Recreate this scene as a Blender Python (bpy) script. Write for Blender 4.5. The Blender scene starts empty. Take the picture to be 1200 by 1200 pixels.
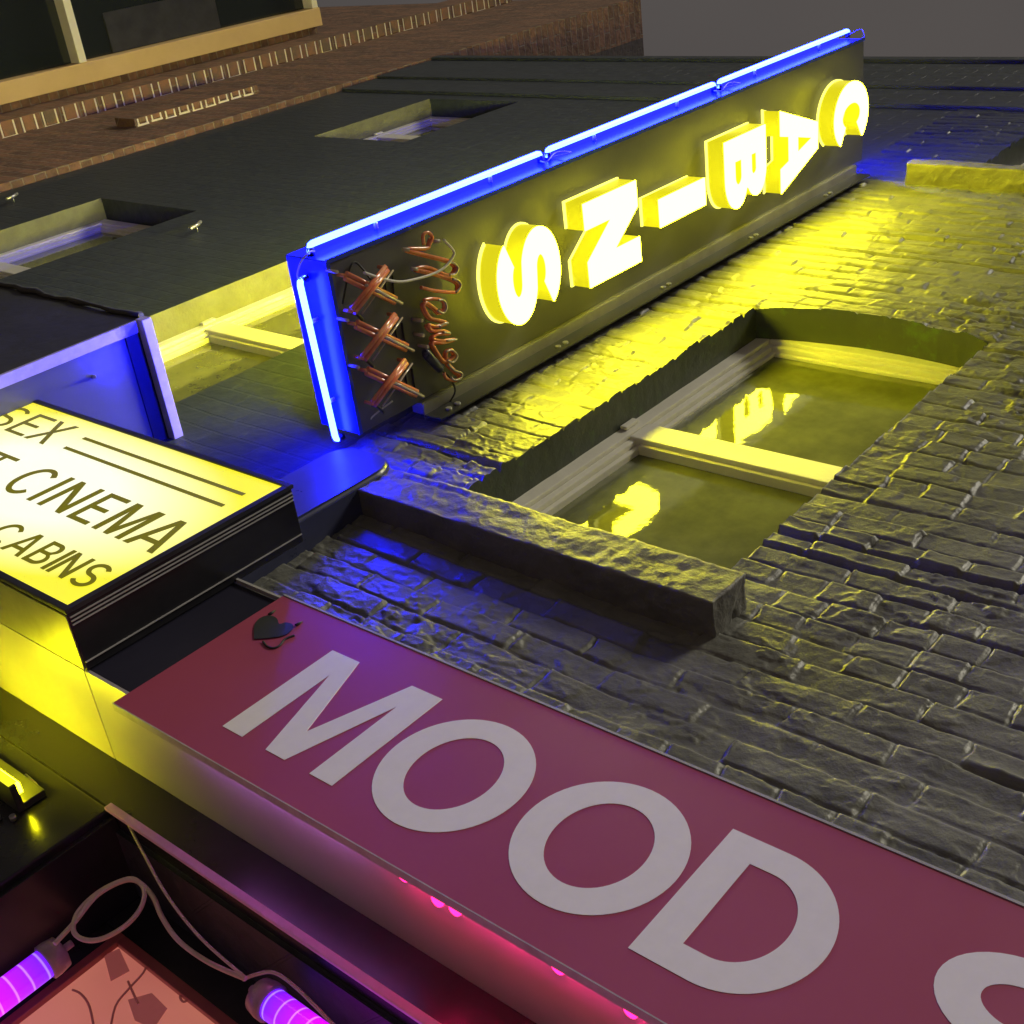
import bpy, bmesh, math, random
import numpy as np
from mathutils import Matrix, Vector
R = math.radians
scene = bpy.context.scene
COL = scene.collection
random.seed(4)

# ------------------------------------------------------------------ camera, world, sun, exposure
cd = bpy.data.cameras.new('camera'); cam = bpy.data.objects.new('camera', cd); COL.objects.link(cam)
# rows: camera right, camera down, camera forward in world axes (x along wall, y into wall, z up)
CR = Vector((0.75751707, 0.12073389, 0.64155375))
CDN = Vector((0.22901184, 0.87114628, -0.43434748))
CF = Vector((-0.61132762, 0.47594904, 0.63225869))
mw = Matrix(((CR.x, -CDN.x, -CF.x, 0), (CR.y, -CDN.y, -CF.y, -1.35), (CR.z, -CDN.z, -CF.z, 1.6), (0, 0, 0, 1)))
cam.matrix_world = mw
cd.sensor_width = 36; cd.lens = 36 * 1439.65 / 1200
cd.clip_start = 0.02; cd.clip_end = 500
scene.camera = cam

w = bpy.data.worlds.new('World'); scene.world = w; w.use_nodes = True
nt = w.node_tree; nt.nodes.clear()
wo = nt.nodes.new('ShaderNodeOutputWorld'); bg = nt.nodes.new('ShaderNodeBackground')
tc = nt.nodes.new('ShaderNodeTexCoord'); nz = nt.nodes.new('ShaderNodeTexNoise')
nz.inputs['Scale'].default_value = 1.6; nz.inputs['Detail'].default_value = 4
rp = nt.nodes.new('ShaderNodeValToRGB')
rp.color_ramp.elements[0].position = .3; rp.color_ramp.elements[0].color = (.072, .064, .062, 1)
rp.color_ramp.elements[1].position = .75; rp.color_ramp.elements[1].color = (.104, .092, .086, 1)
nt.links.new(tc.outputs['Generated'], nz.inputs['Vector']); nt.links.new(nz.outputs['Fac'], rp.inputs['Fac'])
nt.links.new(rp.outputs['Color'], bg.inputs['Color']); nt.links.new(bg.outputs[0], wo.inputs[0])
bg.inputs['Strength'].default_value = 1.0          # city glow on low cloud at night

sd = bpy.data.lights.new('street_light_sun', 'SUN'); sun = bpy.data.objects.new('street_light_sun', sd); COL.objects.link(sun)
sd.energy = 1.6; sd.angle = R(12); sd.color = (1.0, .93, .74)
sun.rotation_euler = Vector((-.26, .50, -.83)).to_track_quat('-Z', 'Y').to_euler()

scene.view_settings.view_transform = 'Standard'; scene.view_settings.look = 'None'
scene.view_settings.exposure = 0.0; scene.view_settings.gamma = 1.0
scene.render.engine = 'CYCLES'
scene.cycles.max_bounces = 6; scene.cycles.sample_clamp_indirect = 6

# ------------------------------------------------------------------ materials
def mat(name, color, rough=.6, metal=0, emit=None, estr=0, bump=None, var=None, spec=.5, coat=0):
    m = bpy.data.materials.new(name); m.use_nodes = True
    t = m.node_tree; b = t.nodes['Principled BSDF']
    b.inputs['Base Color'].default_value = (*color, 1); b.inputs['Roughness'].default_value = rough
    b.inputs['Metallic'].default_value = metal; b.inputs['Specular IOR Level'].default_value = spec
    b.inputs['Coat Weight'].default_value = coat
    if emit: b.inputs['Emission Color'].default_value = (*emit, 1); b.inputs['Emission Strength'].default_value = estr
    co = t.nodes.new('ShaderNodeTexCoord')
    if var:                                   # (scale, colour b, lo, hi)
        n = t.nodes.new('ShaderNodeTexNoise'); n.inputs['Scale'].default_value = var[0]; n.inputs['Detail'].default_value = 6
        n.inputs['Roughness'].default_value = .65
        r = t.nodes.new('ShaderNodeValToRGB'); r.color_ramp.elements[0].position = var[2]; r.color_ramp.elements[1].position = var[3]
        r.color_ramp.elements[0].color = (*color, 1); r.color_ramp.elements[1].color = (*var[1], 1)
        t.links.new(co.outputs['Object'], n.inputs['Vector']); t.links.new(n.outputs['Fac'], r.inputs['Fac'])
        t.links.new(r.outputs['Color'], b.inputs['Base Color'])
        rr = t.nodes.new('ShaderNodeMapRange'); rr.inputs['To Min'].default_value = max(.02, rough - .1); rr.inputs['To Max'].default_value = min(1, rough * 1.3 + .01)
        t.links.new(n.outputs['Fac'], rr.inputs['Value']); t.links.new(rr.outputs[0], b.inputs['Roughness'])
    if bump:                                  # list of (scale, distance)
        last = None
        for sc, di in bump:
            n = t.nodes.new('ShaderNodeTexNoise'); n.inputs['Scale'].default_value = sc; n.inputs['Detail'].default_value = 5
            bp = t.nodes.new('ShaderNodeBump'); bp.inputs['Distance'].default_value = di; bp.inputs['Strength'].default_value = 1
            t.links.new(co.outputs['Object'], n.inputs['Vector']); t.links.new(n.outputs['Fac'], bp.inputs['Height'])
            if last: t.links.new(last.outputs[0], bp.inputs['Normal'])
            last = bp
        t.links.new(last.outputs[0], b.inputs['Normal'])
    return m

def brick_mat(name, c1, c2, cm, rough=.6, bd=.004, scale=1.0, spec=.5, noise=.002, rot=True):
    m = bpy.data.materials.new(name); m.use_nodes = True
    t = m.node_tree; b = t.nodes['Principled BSDF']; b.inputs['Roughness'].default_value = rough
    b.inputs['Specular IOR Level'].default_value = spec
    co = t.nodes.new('ShaderNodeTexCoord'); sep = t.nodes.new('ShaderNodeSeparateXYZ'); cmb = t.nodes.new('ShaderNodeCombineXYZ')
    ad = t.nodes.new('ShaderNodeMath'); ad.operation = 'ADD'
    t.links.new(co.outputs['Object'], sep.inputs[0]); t.links.new(sep.outputs[0], ad.inputs[0]); t.links.new(sep.outputs[1], ad.inputs[1])
    t.links.new(ad.outputs[0], cmb.inputs[0]); t.links.new(sep.outputs[2], cmb.inputs[1])
    wn = t.nodes.new('ShaderNodeTexNoise'); wn.inputs['Scale'].default_value = 5; wn.inputs['Detail'].default_value = 3
    vm = t.nodes.new('ShaderNodeVectorMath'); vm.operation = 'SCALE'; vm.inputs['Scale'].default_value = .02
    va = t.nodes.new('ShaderNodeVectorMath')
    t.links.new(co.outputs['Object'], wn.inputs['Vector']); t.links.new(wn.outputs['Color'], vm.inputs[0])
    t.links.new(cmb.outputs[0], va.inputs[0]); t.links.new(vm.outputs[0], va.inputs[1])
    bt = t.nodes.new('ShaderNodeTexBrick'); bt.inputs['Scale'].default_value = 1
    bt.inputs['Brick Width'].default_value = .207 * scale; bt.inputs['Row Height'].default_value = .0747 * scale
    bt.inputs['Mortar Size'].default_value = .005 * scale; bt.inputs['Mortar Smooth'].default_value = .3
    bt.inputs['Color1'].default_value = (*c1, 1); bt.inputs['Color2'].default_value = (*c2, 1); bt.inputs['Mortar'].default_value = (*cm, 1)
    t.links.new(va.outputs[0], bt.inputs['Vector'])
    n2 = t.nodes.new('ShaderNodeTexNoise'); n2.inputs['Scale'].default_value = 22; n2.inputs['Detail'].default_value = 7
    t.links.new(co.outputs['Object'], n2.inputs['Vector'])
    mx = t.nodes.new('ShaderNodeMix'); mx.data_type = 'RGBA'; mx.blend_type = 'MULTIPLY'; mx.inputs[0].default_value = .55
    r = t.nodes.new('ShaderNodeValToRGB'); r.color_ramp.elements[0].position = .35; r.color_ramp.elements[1].position = .7
    r.color_ramp.elements[0].color = (.35, .35, .35, 1)
    t.links.new(n2.outputs['Fac'], r.inputs['Fac']); t.links.new(bt.outputs['Color'], mx.inputs[6]); t.links.new(r.outputs['Color'], mx.inputs[7])
    t.links.new(mx.outputs[2], b.inputs['Base Color'])
    b1 = t.nodes.new('ShaderNodeBump'); b1.invert = True; b1.inputs['Distance'].default_value = bd; b1.inputs['Strength'].default_value = 1
    b2 = t.nodes.new('ShaderNodeBump'); b2.inputs['Distance'].default_value = noise * 3; b2.inputs['Strength'].default_value = 1
    t.links.new(bt.outputs['Fac'], b1.inputs['Height']); t.links.new(n2.outputs['Fac'], b2.inputs['Height'])
    t.links.new(b1.outputs[0], b2.inputs['Normal']); t.links.new(b2.outputs[0], b.inputs['Normal'])
    return m

def emat(name, color, strength, base=(.02, .02, .02)):
    return mat(name, base, .3, emit=color, estr=strength)

YEL = (1.0, .93, .035)
M = dict(
    wall=mat('grey masonry paint', (.12, .122, .108), .40, var=(9, (.20, .2, .175), .3, .75), bump=[(60, .0020), (220, .0006)]),
    upper_paint=mat('black paint of the upper storey', (.036, .046, .05), .42, var=(9, (.055, .065, .07), .3, .75), bump=[(45, .0016), (200, .0005)]),  # darkened in the colour where the yellow sign light ends
    sill=mat('painted stone', (.115, .112, .10), .46, var=(14, (.175, .17, .15), .3, .7), bump=[(26, .006), (120, .0016)]),
    reveal=mat('dark painted reveal', (.05, .06, .045), .5, var=(13, (.07, .12, .04), .56, .72), bump=[(24, .003), (140, .0005)]),
    white=mat('cream timber paint', (.66, .64, .54), .4, var=(7, (.76, .74, .64), .3, .7), bump=[(70, .0006)]),
    jamb=mat('olive jamb render', (.10, .10, .055), .6, var=(10, (.15, .15, .08), .35, .7), bump=[(25, .006), (90, .002)]),  # lighter olive stands in for yellow letter light on the jambs
    black_wall=brick_mat('black painted brick', (.034, .046, .052), (.042, .054, .060), (.038, .05, .055), .5, .0012, noise=.0012),  # blue cast in the base stands in for neon glow on this wall
    brown=brick_mat('brown brick', (.30, .15, .08), (.16, .085, .05), (.26, .2, .13), .75, .004, noise=.003),
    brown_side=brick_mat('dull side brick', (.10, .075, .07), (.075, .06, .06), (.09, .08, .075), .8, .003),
    quoin=mat('red quoin brick', (.32, .15, .07), .7, var=(5, (.17, .12, .07), .4, .6), bump=[(60, .004)]),
    mortar=mat('pale mortar', (.85, .78, .58), .8, bump=[(70, .004)]),
    tan=mat('tan timber', (.66, .45, .18), .5, var=(3, (.74, .52, .22), .3, .7), bump=[(20, .001)]),
    cream=mat('cream glazing bar', (.85, .8, .6), .5, bump=[(30, .001)]),
    darkglass=mat('dark window glass', (.012, .016, .016), .12, bump=[(3, .004)], spec=.6),
    pane=mat('dusty dark pane', (.09, .095, .03), .02, var=(6, (.19, .2, .06), .3, .8), bump=[(3, .0012), (11, .0005)], spec=.9),  # yellow-green base stands in for the sign's glow on the glass
    panel=mat('grey brown sign metal', (.066, .066, .09), .42, var=(5, (.085, .084, .112), .3, .7), bump=[(6, .001), (120, .0003)]),
    sign_side=mat('blue lacquered sign edge', (.02, .045, .42), .25, bump=[(9, .001)]),  # blue of the neon light put into the base colour
    black=mat('black lacquer', (.018, .018, .022), .25, var=(4, (.03, .03, .035), .4, .7), bump=[(8, .0008)]),
    blackm=mat('black matt metal', (.02, .02, .025), .45, var=(8, (.035, .035, .04), .4, .7)),
    alu=mat('dull aluminium', (.36, .35, .33), .38, metal=.6, var=(12, (.28, .27, .26), .4, .7)),
    chrome=mat('bright aluminium edge', (.42, .41, .42), .5, var=(30, (.32, .31, .32), .4, .7)),
    soffit=mat('satin grey soffit panel', (.52, .48, .52), .3, metal=.2, var=(3, (.44, .41, .45), .3, .7), bump=[(2.2, .004)]),
    vinyl=mat('crimson vinyl', (.36, .060, .12), .42, var=(2.5, (.39, .068, .15), .3, .7), bump=[(4, .001)]),
    vinyl_white=mat('white vinyl letter', (.88, .84, .88), .45, var=(30, (.83, .79, .83), .3, .7)),
    heart=mat('black vinyl emblem', (.02, .025, .03), .5, var=(20, (.035, .035, .04), .3, .7)),
    navy=mat('navy black fascia paint', (.02, .02, .035), .3, var=(3, (.03, .028, .05), .3, .7), bump=[(5, .001)]),
    lead=mat('pale lead casing', (.05, .055, .11), .3, var=(6, (.07, .075, .14), .3, .7), bump=[(6, .002)]),  # blue base stands in for neon light on the casing
    lavender=mat('lavender aluminium angle', (.50, .46, .62), .45, var=(40, (.4, .36, .5), .35, .7)),
    gpanel=mat('glossy grey panel', (.10, .11, .115), .2, var=(2, (.13, .135, .14), .3, .7), bump=[(1.5, .004)]),
    tent=mat('black boxed board', (.028, .030, .027), .6, var=(6, (.04, .042, .036), .3, .7), bump=[(14, .004)]),
    pink=mat('pinkish aluminium trim', (.85, .5, .82), .3, var=(25, (.7, .4, .68), .3, .7)),  # pink of the purple lamp light put into the trim colour
    cable=mat('cream cable', (.62, .52, .45), .5, var=(60, (.52, .42, .36), .3, .7)),
    wire=mat('white wire', (.7, .68, .6), .4, var=(60, (.6, .58, .5), .3, .7)),
    dark_wire=mat('black wire', (.012, .012, .015), .35, var=(60, (.03, .03, .035), .3, .7)),
    dead=mat('unlit orange neon glass', (.78, .17, .08), .22, var=(26, (.8, .34, .15), .35, .7), coat=.6),
    dead_end=mat('unlit clear neon glass', (.55, .45, .33), .15, var=(30, (.42, .36, .28), .35, .7), coat=.6),
    transformer=mat('blue black transformer', (.015, .018, .05), .3, var=(30, (.03, .03, .07), .3, .7)),
    cap=mat('translucent end cap', (.42, .28, .40), .3, var=(50, (.3, .2, .3), .3, .7), coat=.5),
    ink=mat('translucent olive lettering', (.05, .045, .005), .5, emit=(1.0, .88, .0), estr=.14),
    frame_red=mat('red brown frame', (.40, .10, .09), .35, var=(12, (.3, .07, .07), .3, .7)),  # red glow of the lit window put into the frame colour
    screw=mat('zinc screw', (.5, .5, .48), .3, metal=.7, var=(80, (.35, .35, .33), .3, .7)),
    asphalt=mat('asphalt', (.16, .12, .11), .7, var=(8, (.22, .16, .14), .3, .7), bump=[(80, .004)]),
    let_front=emat('lit letter face', (1.0, .92, .016), 60),
    let_side=emat('lit letter return', (1.0, .90, .012), .72, (.3, .28, .02)),
    let_front_rear=emat('lit letter face, rear', (1.0, .92, .010), 190),
    reddot=emat('red led dot', (1.0, .012, .14), 6),
    dimlamp=emat('dim yellow lamp', (1.0, .95, .02), 1.1),
    violetled=emat('violet led', (.50, .16, .75), 70),
    let_rim=emat('lit letter rim', (1.0, .94, .14), 2.0),
    neon=emat('blue neon', (.0018, .0040, 1.0), 450),
    purple=None, lampglow=None, redled=emat('red led', (1.0, .015, .14), 230),
    yellow_lamp=emat('small yellow lamp', (1.0, .93, .006), 58),
)

def face_mat():
    m = bpy.data.materials.new('backlit sign face'); m.use_nodes = True
    t = m.node_tree; b = t.nodes['Principled BSDF']; b.inputs['Base Color'].default_value = (.3, .28, .1, 1); b.inputs['Roughness'].default_value = .3
    co = t.nodes.new('ShaderNodeTexCoord'); mp = t.nodes.new('ShaderNodeMapping')
    mp.inputs['Location'].default_value = (-.5, -.5, -.5)
    mp2 = t.nodes.new('ShaderNodeVectorMath'); mp2.operation = 'MULTIPLY'; mp2.inputs[1].default_value = (1.75, 0, 1.75)
    n = t.nodes.new('ShaderNodeTexNoise'); n.inputs['Scale'].default_value = 4
    ln = t.nodes.new('ShaderNodeVectorMath'); ln.operation = 'LENGTH'
    t.links.new(co.outputs['Generated'], mp.inputs['Vector']); t.links.new(mp.outputs[0], mp2.inputs[0]); t.links.new(mp2.outputs[0], ln.inputs[0])
    r = t.nodes.new('ShaderNodeValToRGB'); e = r.color_ramp.elements
    e[0].position = .42; e[0].color = (1, 1, .86, 1); e[1].position = 1.0; e[1].color = (.92, .86, .02, 1)
    x = e.new(.8); x.color = (1, .96, .34, 1)
    t.links.new(ln.outputs['Value'], r.inputs['Fac']); t.links.new(r.outputs['Color'], b.inputs['Emission Color'])
    b.inputs['Emission Strength'].default_value = 1.0
    return m
M['face'] = face_mat()

def tube_mat():
    m = bpy.data.materials.new('purple lit tube'); m.use_nodes = True
    t = m.node_tree; b = t.nodes['Principled BSDF']; b.inputs['Base Color'].default_value = (.2, .05, .3, 1); b.inputs['Roughness'].default_value = .1
    b.inputs['Coat Weight'].default_value = .6
    co = t.nodes.new('ShaderNodeTexCoord'); sp = t.nodes.new('ShaderNodeSeparateXYZ')
    r = t.nodes.new('ShaderNodeValToRGB'); e = r.color_ramp.elements
    e[0].position = 0; e[0].color = (.05, .004, .55, 1); e[1].position = .12; e[1].color = (.40, .001, .62, 1)
    t.links.new(co.outputs['Object'], sp.inputs[0]); t.links.new(sp.outputs[2], r.inputs['Fac'])
    wv = t.nodes.new('ShaderNodeTexWave'); wv.wave_type = 'BANDS'; wv.bands_direction = 'Z'; wv.inputs['Scale'].default_value = 11; wv.inputs['Distortion'].default_value = .6
    rw = t.nodes.new('ShaderNodeValToRGB'); rw.color_ramp.elements[0].position = .93; rw.color_ramp.elements[1].position = 1.0
    rw.color_ramp.elements[0].color = (0, 0, 0, 1); rw.color_ramp.elements[1].color = (.12, .1, .05, 1)
    ad = t.nodes.new('ShaderNodeMix'); ad.data_type = 'RGBA'; ad.blend_type = 'ADD'; ad.inputs[0].default_value = 1
    t.links.new(co.outputs['Object'], wv.inputs['Vector']); t.links.new(wv.outputs['Fac'], rw.inputs['Fac'])
    t.links.new(r.outputs['Color'], ad.inputs[6]); t.links.new(rw.outputs['Color'], ad.inputs[7])
    t.links.new(ad.outputs[2], b.inputs['Emission Color']); b.inputs['Emission Strength'].default_value = 2.4
    return m
M['purple'] = tube_mat()

def interior_mat():
    m = bpy.data.materials.new('orange pink lit blind behind glass'); m.use_nodes = True
    t = m.node_tree; b = t.nodes['Principled BSDF']; b.inputs['Base Color'].default_value = (.35, .16, .13, 1)
    b.inputs['Roughness'].default_value = .06
    n = t.nodes.new('ShaderNodeTexNoise'); n.inputs['Scale'].default_value = 3; co = t.nodes.new('ShaderNodeTexCoord')
    r = t.nodes.new('ShaderNodeValToRGB'); e = r.color_ramp.elements
    e[0].position = .3; e[0].color = (.42, .10, .085, 1); e[1].position = .7; e[1].color = (.62, .20, .13, 1)
    t.links.new(co.outputs['Object'], n.inputs['Vector']); t.links.new(n.outputs['Fac'], r.inputs['Fac']); t.links.new(r.outputs['Color'], b.inputs['Emission Color'])
    b.inputs['Emission Strength'].default_value = .75
    return m
M['interior'] = interior_mat()

# ------------------------------------------------------------------ helpers
def thing(name, label, cat, loc=(0, 0, 0), group=None, kind=None):
    o = bpy.data.objects.new(name, None); COL.objects.link(o); o.location = loc; o.empty_display_size = .05
    tag(o, label, cat, group, kind); return o
def tag(o, label, cat, group=None, kind=None):
    o['label'] = label; o['category'] = cat
    if group: o['group'] = group
    if kind: o['kind'] = kind
    return o
WPOS = {}
def link(name, me, m, parent=None, origin=(0, 0, 0), label=None):
    """mesh in world coordinates -> object; parents are unrotated Empties/meshes"""
    o = bpy.data.objects.new(name, me); COL.objects.link(o)
    if m: me.materials.clear(); me.materials.append(m)
    base = Vector((0, 0, 0)); org = Vector(origin)
    if org.length: me.transform(Matrix.Translation(-org))
    if parent is not None:
        o.parent = parent; base = Vector(WPOS.get(parent.name, parent.location))
    o.location = org - base
    WPOS[o.name] = org.copy()
    if label: o['label'] = label
    return o
def bm_to(bm, name='mesh', smooth=False):
    me = bpy.data.meshes.new(name); bm.normal_update(); bm.to_mesh(me); bm.free()
    if smooth: me.polygons.foreach_set('use_smooth', [True] * len(me.polygons))
    return me
def box_bm(bm, a, b, bev=0, mi=0):
    r = bmesh.ops.create_cube(bm, size=1); v = r['verts']
    for p in v:
        for i in range(3): p.co[i] = a[i] if p.co[i] < 0 else b[i]
    if bev:
        es = list({e for p in v for e in p.link_edges})
        bmesh.ops.bevel(bm, geom=es, offset=bev, segments=2, affect='EDGES', profile=.6)
def boxes(name, lst, m, parent=None, bev=0, origin=(0, 0, 0), label=None):
    bm = bmesh.new()
    for a, b in lst: box_bm(bm, a, b, bev)
    return link(name, bm_to(bm, name), m, parent, origin, label)
def tube_bm(bm, pts, r, seg=10, cap=True):
    pts = [Vector(p) for p in pts]; n = len(pts); rings = []
    up = Vector((0, 0, 1))
    t0 = (pts[1] - pts[0]).normalized()
    if abs(t0.dot(up)) > .9: up = Vector((0, 1, 0))
    nv = (up - t0 * up.dot(t0)).normalized()
    for i in range(n):
        t = (pts[min(i + 1, n - 1)] - pts[max(i - 1, 0)]).normalized()
        nv = (nv - t * nv.dot(t)); nv = nv.normalized() if nv.length > 1e-6 else t.orthogonal().normalized()
        bv = t.cross(nv); rr = r[i] if isinstance(r, (list, tuple)) else r
        rings.append([bm.verts.new(pts[i] + (nv * math.cos(k * 2 * math.pi / seg) + bv * math.sin(k * 2 * math.pi / seg)) * rr) for k in range(seg)])
    for i in range(n - 1):
        for k in range(seg):
            f = bm.faces.new((rings[i][k], rings[i][(k + 1) % seg], rings[i + 1][(k + 1) % seg], rings[i + 1][k])); f.smooth = True
    if cap:
        bm.faces.new(list(reversed(rings[0]))); bm.faces.new(rings[-1])
def smooth_path(pts, k=6):
    P = [Vector(p) for p in pts]; out = []
    for i in range(len(P) - 1):
        a = P[max(i - 1, 0)]; b = P[i]; c = P[i + 1]; d = P[min(i + 2, len(P) - 1)]
        for j in range(k):
            t = j / k
            out.append(.5 * ((2 * b) + (c - a) * t + (2 * a - 5 * b + 4 * c - d) * t * t + (-a + 3 * b - 3 * c + d) * t ** 3))
    out.append(P[-1]); return out
def tube(name, pts, r, m, parent=None, seg=10, smooth=0, origin=(0, 0, 0), label=None):
    bm = bmesh.new(); tube_bm(bm, smooth_path(pts, smooth) if smooth else pts, r, seg)
    return link(name, bm_to(bm, name), m, parent, origin, label)

# helper that turns a measured direction into a real point on a plane of the place
FPX = 1439.65; CP = Vector((0, -1.35, 1.6))
def hit(px, py, ax, val):
    d = CR * ((px - 600) / FPX) + CDN * ((py - 600) / FPX) + CF
    t = (val - CP[ax]) / d[ax]; return CP + d * t

# ---- glyphs (unit cap height), each a list of contours
def arc(cx, cy, rx, ry, a0, a1, n=24):
    return [(cx + rx * math.cos(R(a0 + (a1 - a0) * i / n)), cy + ry * math.sin(R(a0 + (a1 - a0) * i / n))) for i in range(n + 1)]
def ribbon(pts, w0, w1=None):
    L, Rr = [], []; n = len(pts)
    for i, p in enumerate(pts):
        a = pts[max(i - 1, 0)]; b = pts[min(i + 1, n - 1)]
        dx, dy = b[0] - a[0], b[1] - a[1]; l = math.hypot(dx, dy) or 1; nx, ny = -dy / l, dx / l
        # stroke width varies with direction: horizontals use w1
        wd = w0 if w1 is None else w0 * abs(nx) ** 1.5 + w1 * (1 - abs(nx) ** 1.5)
        L.append((p[0] + nx * wd / 2, p[1] + ny * wd / 2)); Rr.append((p[0] - nx * wd / 2, p[1] - ny * wd / 2))
    return L + Rr[::-1]
def glyph(c, W=.7, s=.2, h=None):
    h = h or s * .85
    if c == 'I': return [[(0, 0), (s, 0), (s, 1), (0, 1)]], s
    if c == 'E': return [[(0, 0), (W, 0), (W, h), (s, h), (s, .5 - h / 2), (W * .9, .5 - h / 2), (W * .9, .5 + h / 2), (s, .5 + h / 2), (s, 1 - h), (W, 1 - h), (W, 1), (0, 1)]], W
    if c == 'T': return [[(W / 2 - s / 2, 0), (W / 2 + s / 2, 0), (W / 2 + s / 2, 1 - h), (W, 1 - h), (W, 1), (0, 1), (0, 1 - h), (W / 2 - s / 2, 1 - h)]], W
    if c == 'X':
        a = s * 1.15
        return [[(0, 0), (a, 0), (W / 2, .5 - a * .62), (W - a, 0), (W, 0), (W / 2 + a * .5, .5), (W * .97, 1), (W * .97 - a, 1), (W / 2, .5 + a * .62), (W * .03 + a, 1), (W * .03, 1), (W / 2 - a * .5, .5)]], W
    if c == 'N':
        a = s * 1.2
        return [[(0, 0), (s, 0), (s, 1 - a * 1.45), (W - s, 0), (W, 0), (W, 1), (W - s, 1), (W - s, a * 1.45), (s, 1), (0, 1)]], W
    if c == 'M':
        v = s * .9
        return [[(0, 0), (s, 0), (s, .78), (W / 2 - v / 2, 0), (W / 2 + v / 2, 0), (W - s, .78), (W - s, 0), (W, 0), (W, 1), (W - s * 1.35, 1), (W / 2, .27), (s * 1.35, 1), (0, 1)]], W
    if c == 'A':
        a = s * 1.1; y0, y1 = .22, .22 + h; m = W / 2; k = (m - a * .5) # inner slope
        xin = lambda y: a + (m - a) * y / (1 - a * .55) if False else a + (m - a) * y / .86
        out = [(0, 0), (a, 0), (xin(y0), y0), (W - xin(y0), y0), (W - a, 0), (W, 0), (m + a * .55, 1), (m - a * .55, 1)]
        hole = [(xin(y1), y1), (m, .84), (W - xin(y1), y1)]
        return [out, hole], W
    if c == 'O':
        return [arc(W / 2, .5, W / 2, .515, 0, 360, 64)[:-1], arc(W / 2, .5, W / 2 - s, .515 - h, 0, 360, 56)[:-1]], W
    if c == 'D':
        k = W * .42
        o = [(0, 0)] + arc(k, .5, W - k, .5, -90, 90, 40) + [(0, 1)]
        i = [(s, h)] + arc(k, .5, W - k - s, .5 - h, -90, 90, 36) + [(s, 1 - h)]
        return [o, i], W
    if c == 'B':
        k = W * .55; r1 = .245
        o = [(0, 0)] + arc(k, .27, W - k, .27, -90, 62, 20) + arc(k, .755, W * .95 - k, .245, -52, 90, 20) + [(0, 1)]
        a = [(s, h)] + arc(k, (h + .52 - h / 2) / 2, max(W - k - s, .03), (.52 - h / 2 - h) / 2, -90, 90, 14) + [(s, .52 - h / 2)]
        b = [(s, .52 + h / 2)] + arc(k, (.52 + h / 2 + 1 - h) / 2, max(W * .95 - k - s, .03), (1 - h - .52 - h / 2) / 2, -90, 90, 14) + [(s, 1 - h)]
        return [o, a, b], W
    if c == 'C':
        A0 = 40
        return [arc(W / 2, .5, W / 2, .515, A0, 360 - A0, 48) + arc(W / 2, .5, W / 2 - s, .515 - h, 360 - A0, A0, 48)], W
    if c == 'S':
        q = (1.03 - h) / 4; rx = W / 2 - s / 2; c1 = 1.015 - h / 2 - q; c2 = -.015 + h / 2 + q; m = W / 2
        def A(cy, rr, qq, a0, a1): return arc(m, cy, rr, qq, a0, a1, 26)
        L = A(c1, rx * .96 - s / 2, q - h / 2, 28, 248) + A(c2, rx + s / 2, q + h / 2, 68, -152)
        Rr = A(c1, rx * .96 + s / 2, q + h / 2, 28, 248) + A(c2, rx - s / 2, q - h / 2, 68, -152)
        return [L + Rr[::-1]], W
def glyph_mesh(contours, cap, depth, ox, oy):
    cu = bpy.data.curves.new('glyph', 'CURVE'); cu.dimensions = '2D'; cu.fill_mode = 'BOTH'; cu.extrude = depth / 2
    for c in contours:
        sp = cu.splines.new('POLY'); sp.points.add(len(c) - 1); sp.use_cyclic_u = True
        for i, (x, y) in enumerate(c): sp.points[i].co = (ox + x * cap, oy + y * cap, 0, 1)
    o = bpy.data.objects.new('glyph', cu); COL.objects.link(o)
    dg = bpy.context.evaluated_depsgraph_get(); dg.update()
    me = bpy.data.meshes.new_from_object(o.evaluated_get(dg))
    bpy.data.objects.remove(o); bpy.data.curves.remove(cu)
    return me
def place_glyph(me, u, v, n, org):
    u, v, n, o = Vector(u), Vector(v), Vector(n), Vector(org)
    me.transform(Matrix(((u.x, v.x, n.x, o.x), (u.y, v.y, n.y, o.y), (u.z, v.z, n.z, o.z), (0, 0, 0, 1))))
    return me

# ---- numpy noise
def vnoise(x, y, seed=0):
    xi = np.floor(x).astype(np.int64); yi = np.floor(y).astype(np.int64); xf = x - xi; yf = y - yi
    def hsh(a, b):
        n = (a * 374761393 + b * 668265263 + seed * 1442695041) & 0xffffffff
        n = ((n ^ (n >> 13)) * 1274126177) & 0xffffffff; n = n ^ (n >> 16)
        return (n & 0xffff) / 65535.0
    u = xf * xf * (3 - 2 * xf); v = yf * yf * (3 - 2 * yf)
    return (hsh(xi, yi) * (1 - u) + hsh(xi + 1, yi) * u) * (1 - v) + (hsh(xi, yi + 1) * (1 - u) + hsh(xi + 1, yi + 1) * u) * v
def fbm(x, y, f, o=4, seed=0):
    s = 0; a = 1; t = 0
    for k in range(o): s = s + a * vnoise(x * f, y * f, seed + k * 17); t += a; a *= .5; f *= 2.07
    return s / t
def hrand(a, b, seed):
    n = (a.astype(np.int64) * 374761393 + b.astype(np.int64) * 668265263 + seed * 974634777) & 0xffffffff
    n = ((n ^ (n >> 13)) * 1274126177) & 0xffffffff; n ^= n >> 16
    return (n & 0xffff) / 65535.0
def sstep(a, b, x): t = np.clip((x - a) / (b - a), 0, 1); return t * t * (3 - 2 * t)

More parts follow.
